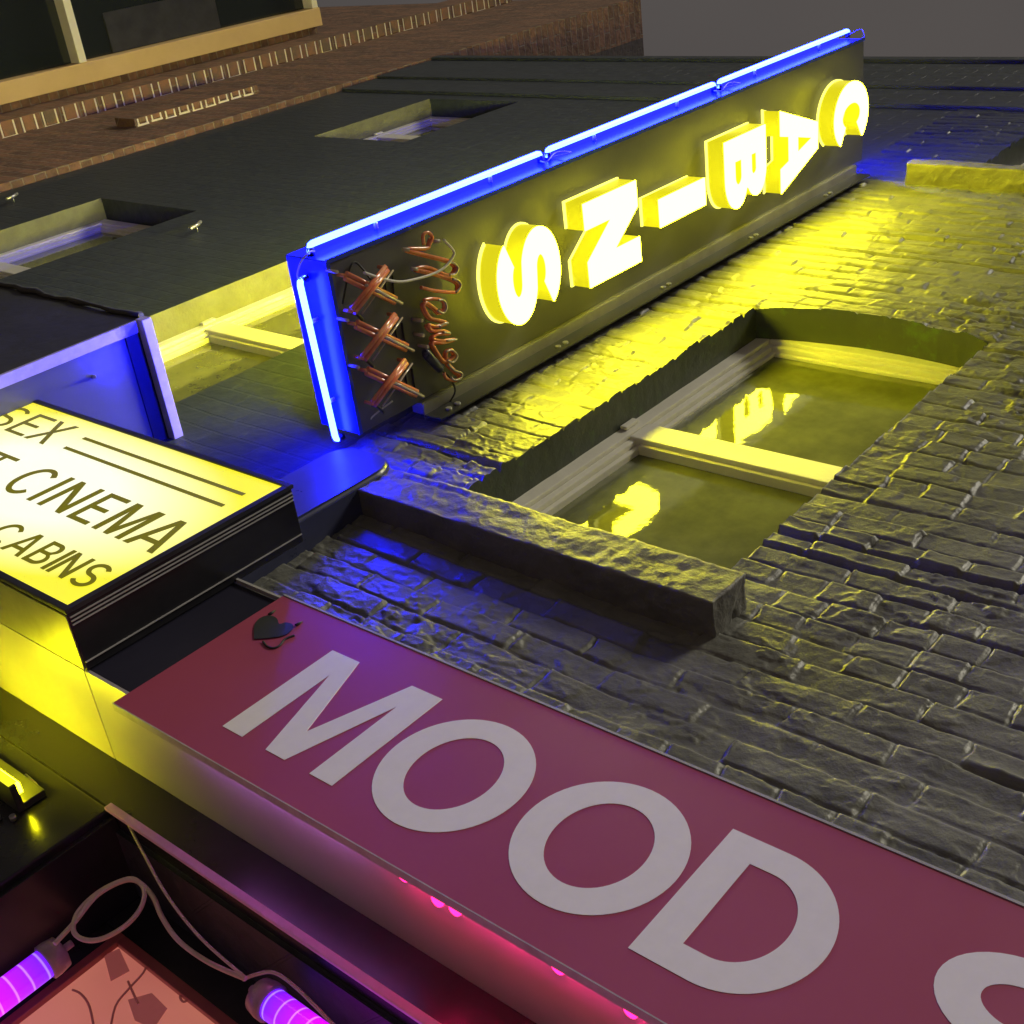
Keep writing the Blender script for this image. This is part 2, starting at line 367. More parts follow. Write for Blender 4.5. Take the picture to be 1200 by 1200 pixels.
PITCH = .0645
def brick_height(X, Z):
    wz = Z + .016 * (fbm(X, Z, 1.3, 3, 5) - .5) + .014 * (fbm(X, Z, 6, 3, 9) - .5)
    wx = X + .02 * (fbm(X, Z, 5, 2, 31) - .5) + .014 * (fbm(X, Z, 20, 2, 77) - .5)
    k = np.floor(wz / PITCH); fz = wz / PITCH - k
    hr = hrand(k, k * 0 + 3, 1)
    L = np.where(hr < .26, .1035, .207); off = hrand(k, k * 0, 2) * .05 + np.where(k % 2 == 0, 0, .1035 * .5 + .05)
    q = (wx + off + 50) / L; i0 = np.floor(q); e0 = (hrand(i0, k, 21) - .5) * .22; e1 = (hrand(i0 + 1, k, 21) - .5) * .22; ff = q - i0
    i = np.where(ff < e0, i0 - 1, np.where(ff > 1 + e1, i0 + 1, i0)); ea = (hrand(i, k, 21) - .5) * .22; eb = (hrand(i + 1, k, 21) - .5) * .22
    fx = (q - i - ea) / (1 + eb - ea)
    dz = np.minimum(fz, 1 - fz) * PITCH; dx = np.minimum(fx, 1 - fx) * L
    rough = sstep(.42, .66, fbm(X, Z, 1.5, 3, 55)) + .35 * sstep(3.35, 2.8, Z) * sstep(-.2, -1.5, X)
    rough = np.clip(rough, 0, 1.25)
    worn = fbm(X, Z, 3.1, 3, 91)
    jd = .0085 * (1 - sstep(.42, .70, worn) * .5)                    # paint fills some joints
    up = sstep(4.3, 4.9, Z); bed = np.exp(-(dz / (.0036 + .0040 * up)) ** 2); perp = np.exp(-(dx / .0036) ** 2)
    pr = hrand(i + k * 57, k, 12)
    h = -jd * (1 + .5 * up) * np.maximum(bed * (.60 + .50 * sstep(.35, .55, fbm(X, Z, 4, 2, 19))), perp * (.45 + 1.0 * pr) * (1 - .72 * sstep(4.1, 4.8, Z)) * (.4 + .9 * fbm(X, Z, 9, 2, 103)))
    # ridge of old paint standing beside some uprights
    h += np.exp(-((fx * L - .009) / .0034) ** 2) * np.where(pr > .5, .0030, .0003) * (1 - .92 * sstep(4.1, 4.9, Z)) * sstep(.35, .6, fbm(X, Z, 11, 3, 101)) * (1 - bed)
    r1 = hrand(i, k, 3) - .5; r2 = hrand(i, k, 4) - .5; r3 = hrand(i, k, 6) - .5
    inside = (1 - bed) * (1 - perp)
    h += inside * (r1 * .007 + (fz - .5) * (.005 + r2 * .007) + (fx - .5) * r3 * .007)
    n1 = fbm(X, Z * 1.6, 18, 5, 13); n3 = fbm(X * .7, Z * 1.5, 8, 4, 43)
    lump = sstep(.57, .66, fbm(X * .8, Z * 1.3, 17, 4, 33)); pit = sstep(.60, .70, fbm(X * .8, Z * 1.4, 24, 3, 37))
    flake = sstep(.50, .515, fbm(X, Z * 1.7, 9, 5, 39))               # edges where the old paint has flaked
    hi = sstep(3.9, 4.6, Z) * sstep(-1.0, -1.6, X); rough = rough * (1 - .75 * hi)
    h += (n1 - .5) * (.0042 + .0075 * rough) + (n3 - .5) * .008 * rough
    h += lump * (.0016 + .0034 * rough) - pit * (.0003 + .0010 * rough) + flake * (.0013 + .0026 * rough)
    rid = 1 - np.abs(2 * fbm(X, Z * 2.2, 14, 5, 63) - 1)
    h += (sstep(.88, .99, rid) - .2) * .0038 * rough
    # long open cracks along a few courses
    ck = np.floor(wz / PITCH + .5); cr = hrand(ck, ck * 0 + 9, 8)
    seg = sstep(.52, .60, fbm(X, Z * 0 + ck * 3.7, 1.1, 2, 71))
    h -= np.where(cr > .80, 1, 0) * seg * .012 * np.exp(-(dz / .007) ** 2)
    h += np.where(cr > .80, 1, 0) * seg * .008 * np.exp(-((np.where(fz < .5, fz, 9) * PITCH - .014) / .008) ** 2)
    # broad bulges of the old wall
    h += (fbm(X, Z, .9, 2, 81) - .5) * .03
    return h

# ------------------------------------------------------------------ street (below the frame)
st = boxes('street', [((-60, -30, -.3), (60, -.6, 0))], M['asphalt']); st['kind'] = 'structure'; tag(st, 'dark asphalt street below the signs', 'street', kind='structure')
pv = boxes('pavement', [((-60, -.6, -.3), (60, .35, .12))], M['asphalt']); tag(pv, 'raised pavement along the foot of the shopfront', 'pavement', kind='structure')

# ------------------------------------------------------------------ painted brick building (right) with displaced wall
bld = thing('brick_building', 'old brick building with grey painted rough wall behind the tall vertical sign', 'building', (-1.2, 0, .12))
WX0, WX1 = -2.36, .6
OPEN = [(-1.905, -1.17, 3.40, 4.775, .048), (-1.885, -1.13, 6.235, 7.40, .04)]
def wall_grid(x0, x1, z0, z1, st):
    nx = int(round((x1 - x0) / st)); xs = np.linspace(x0, x1, nx + 1)
    zs = np.concatenate([np.arange(z0, 4.9, .0037), np.arange(4.9, z1, .0068)]); nzz = len(zs) - 1
    X, Z = np.meshgrid(xs, zs); H = brick_height(X, Z)
    keep = np.ones((nzz, nx), bool)
    cx = (xs[:-1] + xs[1:]) / 2; cz = (zs[:-1] + zs[1:]) / 2; CX, CZ = np.meshgrid(cx, cz)
    for a, b, c, d, rise in OPEN:
        m = (a + b) / 2; top = d + rise * (1 - ((CX - m) / ((b - a) / 2)) ** 2)
        j = 0
        keep &= ~((CX > a + j) & (CX < b + j) & (CZ > c) & (CZ < top + j))
        e = sstep(.03, 0, np.minimum(np.minimum(np.abs(X - a), np.abs(X - b)), np.abs(Z - d - rise * .6)))
        inz = (Z > c) & (Z < d + .1) & (X > a - .03) & (X < b + .03)
        H = np.where(inz, H + e * .004 * (fbm(X, Z, 30, 2, 3) - .4), H)
    for a, b, c, d, rise in OPEN:
        m = (a + b) / 2
        zr = np.nonzero((cz > c) & (cz < d + rise))[0]; r0, r1 = zr[0], zr[-1] + 2
        for edge in (a, b):
            v = int(round((edge - x0) / st)); v = int(np.argmin(np.abs(xs - edge)))
            cell = (cx > a) & (cx < b); v = int(np.nonzero(cell)[0][0]) if edge == a else int(np.nonzero(cell)[0][-1]) + 1
            X[r0:r1, v] = edge + .004 * (fbm(X[r0:r1, v] * 0 + edge, Z[r0:r1, v], 9, 4, 5) - .5)
        topc = d + rise * (1 - ((cx - m) / ((b - a) / 2)) ** 2)
        rt = np.array([int(np.searchsorted(cz, t)) for t in topc])
        for v in range(1, nx):
            if xs[v] < a - st or xs[v] > b + st: continue
            inn = [rt[k] for k in (v - 1, v) if a < cx[k] < b]
            if not inn: continue
            tz = d + rise * (1 - min(1, ((xs[v] - m) / ((b - a) / 2)) ** 2)) + .004 * (fbm(np.array([xs[v]]), np.array([0.]), 14, 3, 8)[0] - .5)
            for r in range(min(inn), max(inn) + 1): Z[r, v] = tz
            if len(inn) == 1: Z[min(inn), v] = tz
    idx = np.arange((nx + 1) * (nzz + 1)).reshape(nzz + 1, nx + 1)
    co = np.stack([X, -H, Z], -1).reshape(-1, 3)
    f = np.stack([idx[:-1, :-1], idx[:-1, 1:], idx[1:, 1:], idx[1:, :-1]], -1)[keep]
    kp = np.pad(keep, 1, constant_values=True)
    extra = []; ec = []; dup = {}
    def back(v):
        if v not in dup:
            dup[v] = len(co) + len(ec); p = co[v]; ec.append((p[0], .13, p[2]))
        return dup[v]
    zz, xx = np.nonzero(~keep)
    for r, c in zip(zz, xx):
        if kp[r + 1, c]:      # left neighbour kept
            a, b = idx[r, c], idx[r + 1, c]; extra.append((a, b, back(b), back(a)))
        if kp[r + 1, c + 2]:
            a, b = idx[r, c + 1], idx[r + 1, c + 1]; extra.append((b, a, back(a), back(b)))
        if kp[r, c + 1]:
            a, b = idx[r, c], idx[r, c + 1]; extra.append((b, a, back(a), back(b)))
        if kp[r + 2, c + 1]:
            a, b = idx[r + 1, c], idx[r + 1, c + 1]; extra.append((a, b, back(b), back(a)))
    allco = np.vstack([co, np.array(ec)]) if ec else co
    allf = np.vstack([f, np.array(extra)]) if extra else f
    me = bpy.data.meshes.new('wall')
    me.vertices.add(len(allco)); me.vertices.foreach_set('co', allco.astype(np.float32).ravel())
    me.loops.add(len(allf) * 4); me.loops.foreach_set('vertex_index', allf.astype(np.int32).ravel())
    me.polygons.add(len(allf)); me.polygons.foreach_set('loop_start', np.arange(0, len(allf) * 4, 4, dtype=np.int32))
    me.polygons.foreach_set('loop_total', np.full(len(allf), 4, np.int32))
    me.update(); me.validate()
    mi = np.zeros(len(allf), np.int32); mi[len(f):] = 1
    sm = np.ones(len(allf), bool); sm[len(f):] = False
    me.polygons.foreach_set('use_smooth', sm)
    return me, mi
me, mi = wall_grid(WX0, WX1, 2.70, 7.6, .0041)
wall = link('wall', me, M['wall'], bld)
me.materials.append(M['reveal']); me.materials.append(M['upper_paint'])
ctr = np.zeros(len(me.polygons) * 3, np.float32); me.polygons.foreach_get('center', ctr); mi[(mi == 0) & (ctr[2::3] > 6.20)] = 2
me.polygons.foreach_set('material_index', mi)
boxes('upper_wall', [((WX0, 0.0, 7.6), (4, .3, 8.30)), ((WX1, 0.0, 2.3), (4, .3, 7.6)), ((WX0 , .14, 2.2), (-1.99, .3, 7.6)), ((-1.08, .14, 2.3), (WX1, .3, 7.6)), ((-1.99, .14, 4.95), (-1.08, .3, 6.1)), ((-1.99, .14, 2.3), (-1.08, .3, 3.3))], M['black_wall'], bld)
bm = bmesh.new()                                        # eaves cornice in stepped mouldings
for a, b, y in ((8.30, 8.38, -.05), (7.74, 8.297, -.032), (7.40, 7.737, -.018)):
    box_bm(bm, (-6.66, y, a), (4, .2, b), .006)
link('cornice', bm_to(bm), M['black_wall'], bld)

def sash(parent, x0, x1, z0, z1, yf, rail=None, group_label=None, rise=.0, m='white', fw=.095):
    """painted timber window > transom, pane (lower), pane (upper)"""
    bm = bmesh.new()
    y0 = yf
    def ring(a, b, c, d, wd, ya, yb, bev=.004):
        box_bm(bm, (a, ya, c), (a + wd, yb, d), bev); box_bm(bm, (b - wd, ya, c), (b, yb, d), bev)
        box_bm(bm, (a + wd + .0005, ya, d - wd), (b - wd - .0005, yb, d), bev); box_bm(bm, (a + wd + .0005, ya, c), (b - wd - .0005, yb, c + wd), bev)
    ring(x0, x1, z0, z1 + rise, .052, y0, y0 + .06)
    ring(x0 + .0525, x1 - .0525, z0 + .05, z1 + rise - .0525, .022, y0 + .012, y0 + .06)
    ring(x0 + .075, x1 - .075, z0 + .075, z1 + rise - .075, .016, y0 + .026, y0 + .06)
    wd = link('window', bm_to(bm), M[m], parent, ((x0 + x1) / 2, yf, z0))
    rail = rail or (z0 + z1) / 2
    bm = bmesh.new(); box_bm(bm, (x0 + .053, y0 + .004, rail - .045), (x1 - .053, y0 + .055, rail + .045), .004)
    box_bm(bm, (x0 + .092, y0 + .018, rail - .060), (x1 - .092, y0 + .055, rail - .046), .002)
    box_bm(bm, (x0 + .012, y0 - .012, rail - .03), (x0 + .034, y0 - .001, rail + .03), .003)
    link('transom', bm_to(bm), M[m], wd, ((x0 + x1) / 2, yf, rail))
    for a, b, dy in ((z0 + .08, rail - .045, .045), (rail + .045, z1 + rise - .08, .036)):
        link('pane', bm_to_box((x0 + .08, y0 + dy, a), (x1 - .08, y0 + dy + .006, b)), M['pane'] if m == 'white' else M['darkglass'], wd, ((x0 + x1) / 2, yf, a))
    return wd
def bm_to_box(a, b):
    bm = bmesh.new(); box_bm(bm, a, b); return bm_to(bm)

def rough_block(a, b, st, amp, seed):
    bm = bmesh.new(); box_bm(bm, a, b)
    for _ in range(1):
        bmesh.ops.subdivide_edges(bm, edges=[e for e in bm.edges if abs((e.verts[0].co - e.verts[1].co).x) > .01], cuts=int((b[0] - a[0]) / st), use_grid_fill=True)
        bmesh.ops.subdivide_edges(bm, edges=[e for e in bm.edges if abs((e.verts[0].co - e.verts[1].co).z) > .02], cuts=int((b[2] - a[2]) / st), use_grid_fill=True)
        bmesh.ops.subdivide_edges(bm, edges=[e for e in bm.edges if abs((e.verts[0].co - e.verts[1].co).y) > .02], cuts=int((b[1] - a[1]) / st), use_grid_fill=True)
    bm.normal_update()
    P = np.array([v.co[:] for v in bm.verts]); N = np.array([v.normal[:] for v in bm.verts])
    q = P[:, 0] * 1.0 + P[:, 1] * .7; z = P[:, 2] + P[:, 1] * .6
    n = (fbm(q * .6, z, 22, 4, seed) - .5) * amp + (fbm(q, z, 60, 3, seed + 9) - .5) * amp * .5
    # wandering crack
    cz = (a[2] + b[2]) / 2 + .02 + (fbm(q, q * 0, 6, 3, seed + 3) - .5) * .09
    n -= np.exp(-((P[:, 2] - cz) / .005) ** 2) * .006 * (fbm(q, q * 0 + 4, 3, 2, seed) > .45)
    P = P + N * n[:, None]
    for v, p in zip(bm.verts, P): v.co = p
    return bm_to(bm, smooth=True)

w1 = sash(bld, -1.915, -1.13, 3.42, 4.80, .106, rail=4.07, rise=.03)
link('sill', rough_block((-2.062, -.076, 3.202), (-1.07, .03, 3.322), .007, .010, 3), M['sill'], w1)
w2 = sash(bld, -1.90, -1.11, 6.25, 7.42, .106, rail=6.8, rise=.02)
link('sill', rough_block((-2.05, -.085, 6.15), (-1.02, .03, 6.215), .009, .012, 13), M['sill'], w2)

# ------------------------------------------------------------------ black painted building (left of the sign)
blk = thing('painted_building', 'smooth black painted facade with pale framed windows left of the tall vertical sign', 'building', (-4.5, 0, .12))
def facade(x0, x1, z0, z1, holes, y=0.0, back=.3, mat_=None, parent=None, jm=None, jd=.12):
    xs = sorted({x0, x1, *[h[0] for h in holes], *[h[1] for h in holes]}); zs = sorted({z0, z1, *[h[2] for h in holes], *[h[3] for h in holes]})
    bm = bmesh.new()
    def q(pts): bm.faces.new([bm.verts.new(p) for p in pts])
    for i in range(len(xs) - 1):
        for k in range(len(zs) - 1):
            cx = (xs[i] + xs[i + 1]) / 2; cz = (zs[k] + zs[k + 1]) / 2
            if any(h[0] < cx < h[1] and h[2] < cz < h[3] for h in holes): continue
            q([(xs[i], y, zs[k]), (xs[i + 1], y, zs[k]), (xs[i + 1], y, zs[k + 1]), (xs[i], y, zs[k + 1])])
    q([(x0, back, z1), (x0, y, z1), (x1, y, z1), (x1, back, z1)]); q([(x0, back, z0), (x0, back, z1), (x1, back, z1), (x1, back, z0)])
    bmesh.ops.remove_doubles(bm, verts=bm.verts, dist=1e-5)
    link('wall', bm_to(bm), mat_, parent)
    for h in holes:
        bm = bmesh.new()
        for a, b in (((h[0], y), (h[0], y + jd)), ((h[1], y), (h[1], y + jd))):
            v = [bm.verts.new(p) for p in ((a[0], a[1], h[2]), (b[0], b[1], h[2]), (b[0], b[1], h[3]), (a[0], a[1], h[3]))]; bm.faces.new(v)
        v = [bm.verts.new(p) for p in ((h[0], y, h[2]), (h[0], y + jd, h[2]), (h[1], y + jd, h[2]), (h[1], y, h[2]))]; bm.faces.new(v)
        link('reveal', bm_to(bm), jm, parent)
        bm = bmesh.new(); v = [bm.verts.new(p) for p in ((h[0], y, h[3]), (h[0], y + jd, h[3]), (h[1], y + jd, h[3]), (h[1], y, h[3]))]; bm.faces.new(v)
        link('lintel', bm_to(bm), mat_, parent)
holes = [(-3.90, -3.10, 3.42, 4.82), (-5.85, -5.03, 3.5, 4.95), (-5.71, -4.97, 6.3, 7.28)]
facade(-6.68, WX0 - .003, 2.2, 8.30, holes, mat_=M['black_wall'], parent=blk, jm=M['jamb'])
for h in holes:
    sash(blk, h[0] - .01, h[1] + .02, h[2], h[3] - .01, .106, rail=(4.12 if h[2] < 3.45 else (h[2] + h[3]) / 2))
# small anchors left in the wall
for x, z in ((-6.352, 4.737), (-4.692, 4.705)):
    bm = bmesh.new(); tube_bm(bm, [(x - .02, -.034, z + .04), (x, -.03, z), (x + .012, -.03, z - .045)], .008, 8); tube_bm(bm, [(x, .0, z), (x, -.029, z)], .0025, 8)
    o = link('wall_hook', bm_to(bm), M['screw'], None, (x, 0, z))
    tag(o, 'small pale hook on black wall ' + ('above the leftmost window' if x < -5 else 'right of the leftmost window'), 'hook', 'pale hooks in the black wall')

# ------------------------------------------------------------------ neighbour in brown brick
nb = thing('brown_brick_building', 'taller brown brick building with toothed pale mortar columns at upper left', 'building', (-9, 0, .12))
boxes('wall', [((-14, -.04, 2.2), (-6.70, .3, 11.0))], M['brown'], nb)
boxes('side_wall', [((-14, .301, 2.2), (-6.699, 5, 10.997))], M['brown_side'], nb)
def quoin(x, wdt, y0, y1, z0, z1, n):
    """brick return: every other course outlined in pale mortar on the face turned to the street lamp"""
    pil = boxes('pilaster', [((x - wdt, y0, z0 - .02), (x, .0, z1 + .02))], M['brown'], nb)
    st_ = (z1 - z0) / n
    for i in range(n):
        z = z0 + i * st_; t = .011
        yb = y1 + random.uniform(-.012, .006)
        bm = bmesh.new()
        box_bm(bm, (x - .004, y0 + .004, z), (x + .003, yb, z + t)); box_bm(bm, (x - .004, y0 + .004, z + st_ * .62), (x + .003, yb, z + st_ * .62 + t))
        box_bm(bm, (x - .004, yb + .0005, z - .004), (x + .003, yb + t * 1.1, z + st_ * .62 + t + .004))
        link('mortar_joint', bm_to(bm), M['mortar'], pil)
    bm = bmesh.new()
    for i in range(n):
        z = z0 + i * st_ + .013
        box_bm(bm, (x - .004, y0 + .001, z), (x + .006, y1 - .014, z + st_ * .62 - .016), .002)
    link('red_bricks', bm_to(bm), M['quoin'], pil)
quoin(-8.10, .34, -.142, -.034, 5.5, 10.9, 34)
quoin(-7.20, .22, -.094, -.052, 6.12, 7.10, 9)
bay = thing('bay_window', 'dark glazed bay window with tan timber post at top left corner', 'bay window', (-8.5, -.2, 2.2))
boxes('corner_post', [((-8.60, -.34, 2.2), (-8.40, -.20, 8.84))], M['tan'], bay, bev=.006)
boxes('corner_panel', [((-8.60, -.199, 2.2), (-8.46, -.05, 8.82))], M['brown'], bay)
boxes('glazing_bar', [((-8.56, -1.6, 6.55), (-8.42, -.341, 6.61))], M['cream'], bay, bev=.003)
boxes('glazing_bar', [((-8.56, -1.6, 8.78), (-8.42, -.341, 8.84))], M['cream'], bay, bev=.003)
boxes('pane', [((-8.55, -1.6, 2.2), (-8.53, -.341, 6.549))], M['darkglass'], bay)
boxes('pane', [((-8.55, -1.6, 6.611), (-8.53, -.341, 8.779))], M['darkglass'], bay)
boxes('blind', [((-8.529, -.62, 6.9), (-8.52, -.345, 7.9))], M['blackm'], bay)

# ------------------------------------------------------------------ shopfront: fascia, soffit, pier, lintel, window
shop = thing('shopfront', 'black shopfront with glossy soffit and recessed window under the crimson board', 'shopfront', (-1.5, 0, .12))
FY = -.115
boxes('fascia', [((-6.6, FY, 2.405), (4, .02, 2.745))], M['navy'], shop, bev=.002)
boxes('soffit', [((-6.6, FY, 2.397), (-1.913, .095, 2.404)), ((-1.910, FY, 2.3975), (4, .095, 2.4045))], M['soffit'], shop)
boxes('lintel', [((-6.6, .096, 2.31), (4, .30, 2.43))], M['black'], shop, bev=.002)
boxes('pier', [((-6.6, .097, .12), (-1.80, .32, 2.309))], M['black'], shop, bev=.004)
boxes('reveal', [((-1.799, .11, .12), (-1.785, .318, 2.308))], M['black'], shop, bev=.001)
boxes('trim', [((-1.80, .087, 2.301), (4, .0955, 2.3165))], M['pink'], shop, bev=.002)
boxes('frame_head', [((-1.784, .30, 2.225), (4, .34, 2.309))], M['black'], shop, bev=.003)
boxes('frame_stile', [((-1.784, .30, .4), (-1.735, .34, 2.2245))], M['black'], shop, bev=.003)
sw = boxes('shop_window', [((-1.7345, .292, .4), (-1.715, .315, 2.224)), ((-1.7145, .292, 2.205), (2, .315, 2.224))], M['frame_red'], shop, bev=.002)
boxes('pane', [((-1.7145, .303, .4), (2, .309, 2.2045))], M['interior'], sw)
for pts in ([(172, 1128), (168, 1140), (150, 1160), (135, 1180), (128, 1215)], [(85, 1160), (95, 1165), (105, 1180), (112, 1215)], [(150, 1150), (158, 1168), (162, 1176)], [(214, 1160), (211, 1168), (215, 1174), (222, 1171)]):
    tube('film_line', [hit(a, b, 1, .3015) for a, b in pts], .0022, mat('brown line', (.2, .07, .06), .4, var=(20, (.25, .09, .08), .3, .7), emit=(.3, .07, .06), estr=.25), sw, 6, 4)  # brown strokes drawn as shadows of the cables on the pane
# dark shapes on the pane drawn in place of reflections
for pts in ([(122, 1120), (140, 1112), (152, 1138), (130, 1150)], [(150, 1172), (178, 1164), (196, 1182), (180, 1206), (158, 1196)]):
    bm = bmesh.new(); f = [hit(a, b, 1, .3025) for a, b in pts]; g = [p - Vector((0, .001, 0)) for p in f]
    vs = [bm.verts.new(p) for p in f]; gs = [bm.verts.new(p) for p in g]; bm.faces.new(gs)
    for i in range(len(vs)): bm.faces.new((vs[i], vs[(i + 1) % len(vs)], gs[(i + 1) % len(vs)], gs[i]))
    link('window_sticker', bm_to(bm), mat('brown film', (.26, .08, .08), .3, var=(20, (.3, .1, .1), .3, .7), emit=(.3, .07, .06), estr=.5), sw)

# crimson board
board = thing('sign_board', 'long crimson board with large pale letters reading MOOD S and a small horned heart', 'signboard', (-1.0, -.125, 2.36))
boxes('panel', [((-1.757, -.127, 2.362), (2.5, -.1155, 2.752))], M['vinyl'], board)
boxes('edge_strip', [((-6.55, -.124, 2.7465), (-1.7575, -.114, 2.752)), ((-1.757, -.1285, 2.7525), (2.5, -.112, 2.757))], M['chrome'], board)
boxes('edge_strip', [((-1.757, -.1285, 2.3595), (2.5, -.112, 2.3615))], M['chrome'], board)
def fascia_letter(c, x0, x1, z0, cap, s, h, y, d, m, parent, name='letter'):
    g, wd = glyph(c, (x1 - x0) / cap, s / cap, h / cap)
    me = place_glyph(glyph_mesh(g, cap, d, x0, z0), (1, 0, 0), (0, 0, 1), (0, -1, 0), (0, y, 0))
    return link(name, me, m, parent, (x0, y, z0))
for c, x0, x1 in (('M', -1.530, -1.258), ('O', -1.2405, -.9935), ('O', -.9665, -.7165), ('D', -.704, -.497), ('S', -.385, -.175), ('H', -.15, .06)):
    if c == 'H': continue
    fascia_letter(c, x0, x1, 2.427, .249, .0525, .044, -.1273, .0008, M['vinyl_white'], board)
# horned heart
hp = [(335, 708), (332, 560), (370, 460), (460, 395), (590, 385), (660, 430), (690, 500), (770, 478), (860, 495), (885, 540), (840, 610), (740, 665), (560, 695)]
def zh(p): return hit(270 + p[0] / 12, 690 + p[1] / 12, 1, -.1285)
bm = bmesh.new(); ps = [zh(p) for p in hp]
sm = smooth_path(ps + [ps[0]], 4)[:-1]
vs = [bm.verts.new(p) for p in sm]; gs = [bm.verts.new(p + Vector((0, -.001, 0))) for p in sm]; bm.faces.new(gs)
for i in range(len(vs)): bm.faces.new((vs[i], vs[(i + 1) % len(vs)], gs[(i + 1) % len(vs)], gs[i]))
for a, b in (((545, 365), (635, 300)), ((920, 515), (1010, 460))):
    tube_bm(bm, [zh(a), (zh(a) + zh(b)) / 2, zh(b)], [.0035, .003, .0008], 6)
tube_bm(bm, smooth_path([zh(p) for p in ((460, 740), (510, 805), (600, 835), (690, 800), (760, 715), (830, 680), (900, 655))], 4), .0022, 6)
link('emblem', bm_to(bm), M['heart'], board)

# red led strip added unseen behind the board lip to light the soffit
led = thing('led_strip', 'red and violet led strip tucked behind the lower edge of the crimson board', 'led strip', (-.8, -.11, 2.375))
bm = bmesh.new()
for x in (-1.06, -.98, -.88, -.78, -.66, -.55, -.4): boxes('led', [((x - .020, -.113, 2.3765), (x + .020, -.098, 2.3775))], M['redled'], led)
for x, y in ((-1.085, -.064), (-1.02, -.052), (-.985, -.055), (-.799, -.060), (-.683, -.058), (-.56, -.06)):  # added dots that glow where pink light falls on the soffit
    tube('led_dot', [(x, y, 2.3968), (x, y, 2.3925), (x, y, 2.391)], [.011, .010, .003], M['reddot'], led, 14)
for i in range(9): boxes('led', [((-1.60 + i * .05, -.113, 2.3765), (-1.57 + i * .05, -.100, 2.3775))], M['violetled'], led)  # violet ones added to tint the soffit
boxes('carrier', [((-1.64, -.1152, 2.374), (-.2, -.094, 2.376))], M['blackm'], led)  # added shelf that hides the strip from below

# ------------------------------------------------------------------ yellow backlit cinema sign
lb = thing('light_box', 'glowing yellow lightbox sign reading SEX, CINEMA and CABINS', 'lightbox', (-2.45, -.18, 2.40))
LX0, LX1, LZ0, LZ1, LY = -3.005, -1.900, 2.398, 2.928, -.250
boxes('case', [((LX0, LY + .006, LZ0), (LX1, FY - .002, LZ1))], M['black'], lb, bev=.003)
boxes('underside_panel', [((LX0 + .01, LY + .012, LZ0 - .003), (LX1 - .004, FY - .006, LZ0 - .0005))], M['alu'], lb)
bm = bmesh.new(); f = .011
box_bm(bm, (LX0 - .004, LY - .004, LZ0 - .004), (LX1 + .004, LY + .0055, LZ0 + f), .002); box_bm(bm, (LX0 - .004, LY - .004, LZ1 - f), (LX1 + .004, LY + .0055, LZ1 + .004), .002)
box_bm(bm, (LX0 - .004, LY - .0035, LZ0 + f), (LX0 + f, LY + .0055, LZ1 - f)); box_bm(bm, (LX1 - f, LY - .0035, LZ0 + f), (LX1 + .004, LY + .0055, LZ1 - f))
link('frame', bm_to(bm), M['blackm'], lb)
for d in (.014, .022, .030, .112): boxes('case_rib', [((LX1 + .0005, LY + d, LZ0 + .002), (LX1 + .0035, LY + d + .0018, LZ1 - .002))], M['chrome'], lb)
boxes('face', [((LX0 + f, LY + .0, LZ0 + f), (LX1 - f, LY + .004, LZ1 - f))], M['face'], lb)
ly = LY - .0012
for c, x0, x1 in (('S', -2.925, -2.832), ('E', -2.808, -2.727), ('X', -2.716, -2.628)):
    fascia_letter(c, x0, x1, 2.783, .100, .0145, .010, ly, .0012, M['ink'], lb)
fascia_letter('T', -2.700, -2.601, 2.597, .112, .015, .011, ly, .0012, M['ink'], lb)
for c, x0, x1 in (('C', -2.517, -2.415), ('I', -2.395, -2.37), ('N', -2.352, -2.262), ('E', -2.236, -2.163), ('M', -2.141, -2.042), ('A', -2.030, -1.930)):
    fascia_letter(c, x0, x1, 2.604, .112, .0165, .0125, ly, .0012, M['ink'], lb)
for c, x0, x1 in (('C', -2.325, -2.252), ('A', -2.243, -2.172), ('B', -2.160, -2.103), ('I', -2.089, -2.07), ('N', -2.070, -2.012), ('S', -1.999, -1.940)):
    fascia_letter(c, x0, x1, 2.457, .075, .0118, .0095, ly, .0012, M['ink'], lb)
boxes('rule', [((-2.562, ly - .0006, 2.8475), (-1.96, ly + .0006, 2.8575))], M['ink'], lb)
boxes('rule', [((-2.559, ly - .0006, 2.7945), (-1.96, ly + .0006, 2.8045))], M['ink'], lb)

# small yellow lamp on the pier, at the left edge
lm = thing('wall_lamp', 'small bright yellow strip lamp on the dark pier at the left edge', 'lamp', (-2.05, .05, 2.2))
a = hit(-60, 850, 1, .02); b = hit(0, 908, 1, .02); c = hit(42, 941, 1, .02)
boxes('housing', [((-2.35, .035, 2.205), (-1.935, .095, 2.2185)), ((-2.35, .080, 2.219), (-1.935, .095, 2.262))], M['blackm'], lm, bev=.001)
boxes('diffuser', [((-2.35, .040, 2.219), (-1.94, .062, 2.2275))], M['yellow_lamp'], lm, bev=.001)
boxes('front_lens', [((-2.35, .0335, 2.206), (-1.94, .0348, 2.2225))], M['dimlamp'], lm)
boxes('front_lens', [((-2.35, .088, 2.150), (-2.005, .0945, 2.168))], M['dimlamp'], lm)
tube('bracket', [(-1.955, .094, 2.262), (-1.985, .09, 2.266), (-2.02, .09, 2.268)], .003, M['screw'], lm, 8)
tube('screw_head', [(-1.93, .096, 2.19), (-1.93, .086, 2.19)], .006, M['screw'], lm, 10)
tube('screw_head', [(-1.955, .096, 2.175), (-1.955, .086, 2.175)], .004, M['screw'], lm, 10)

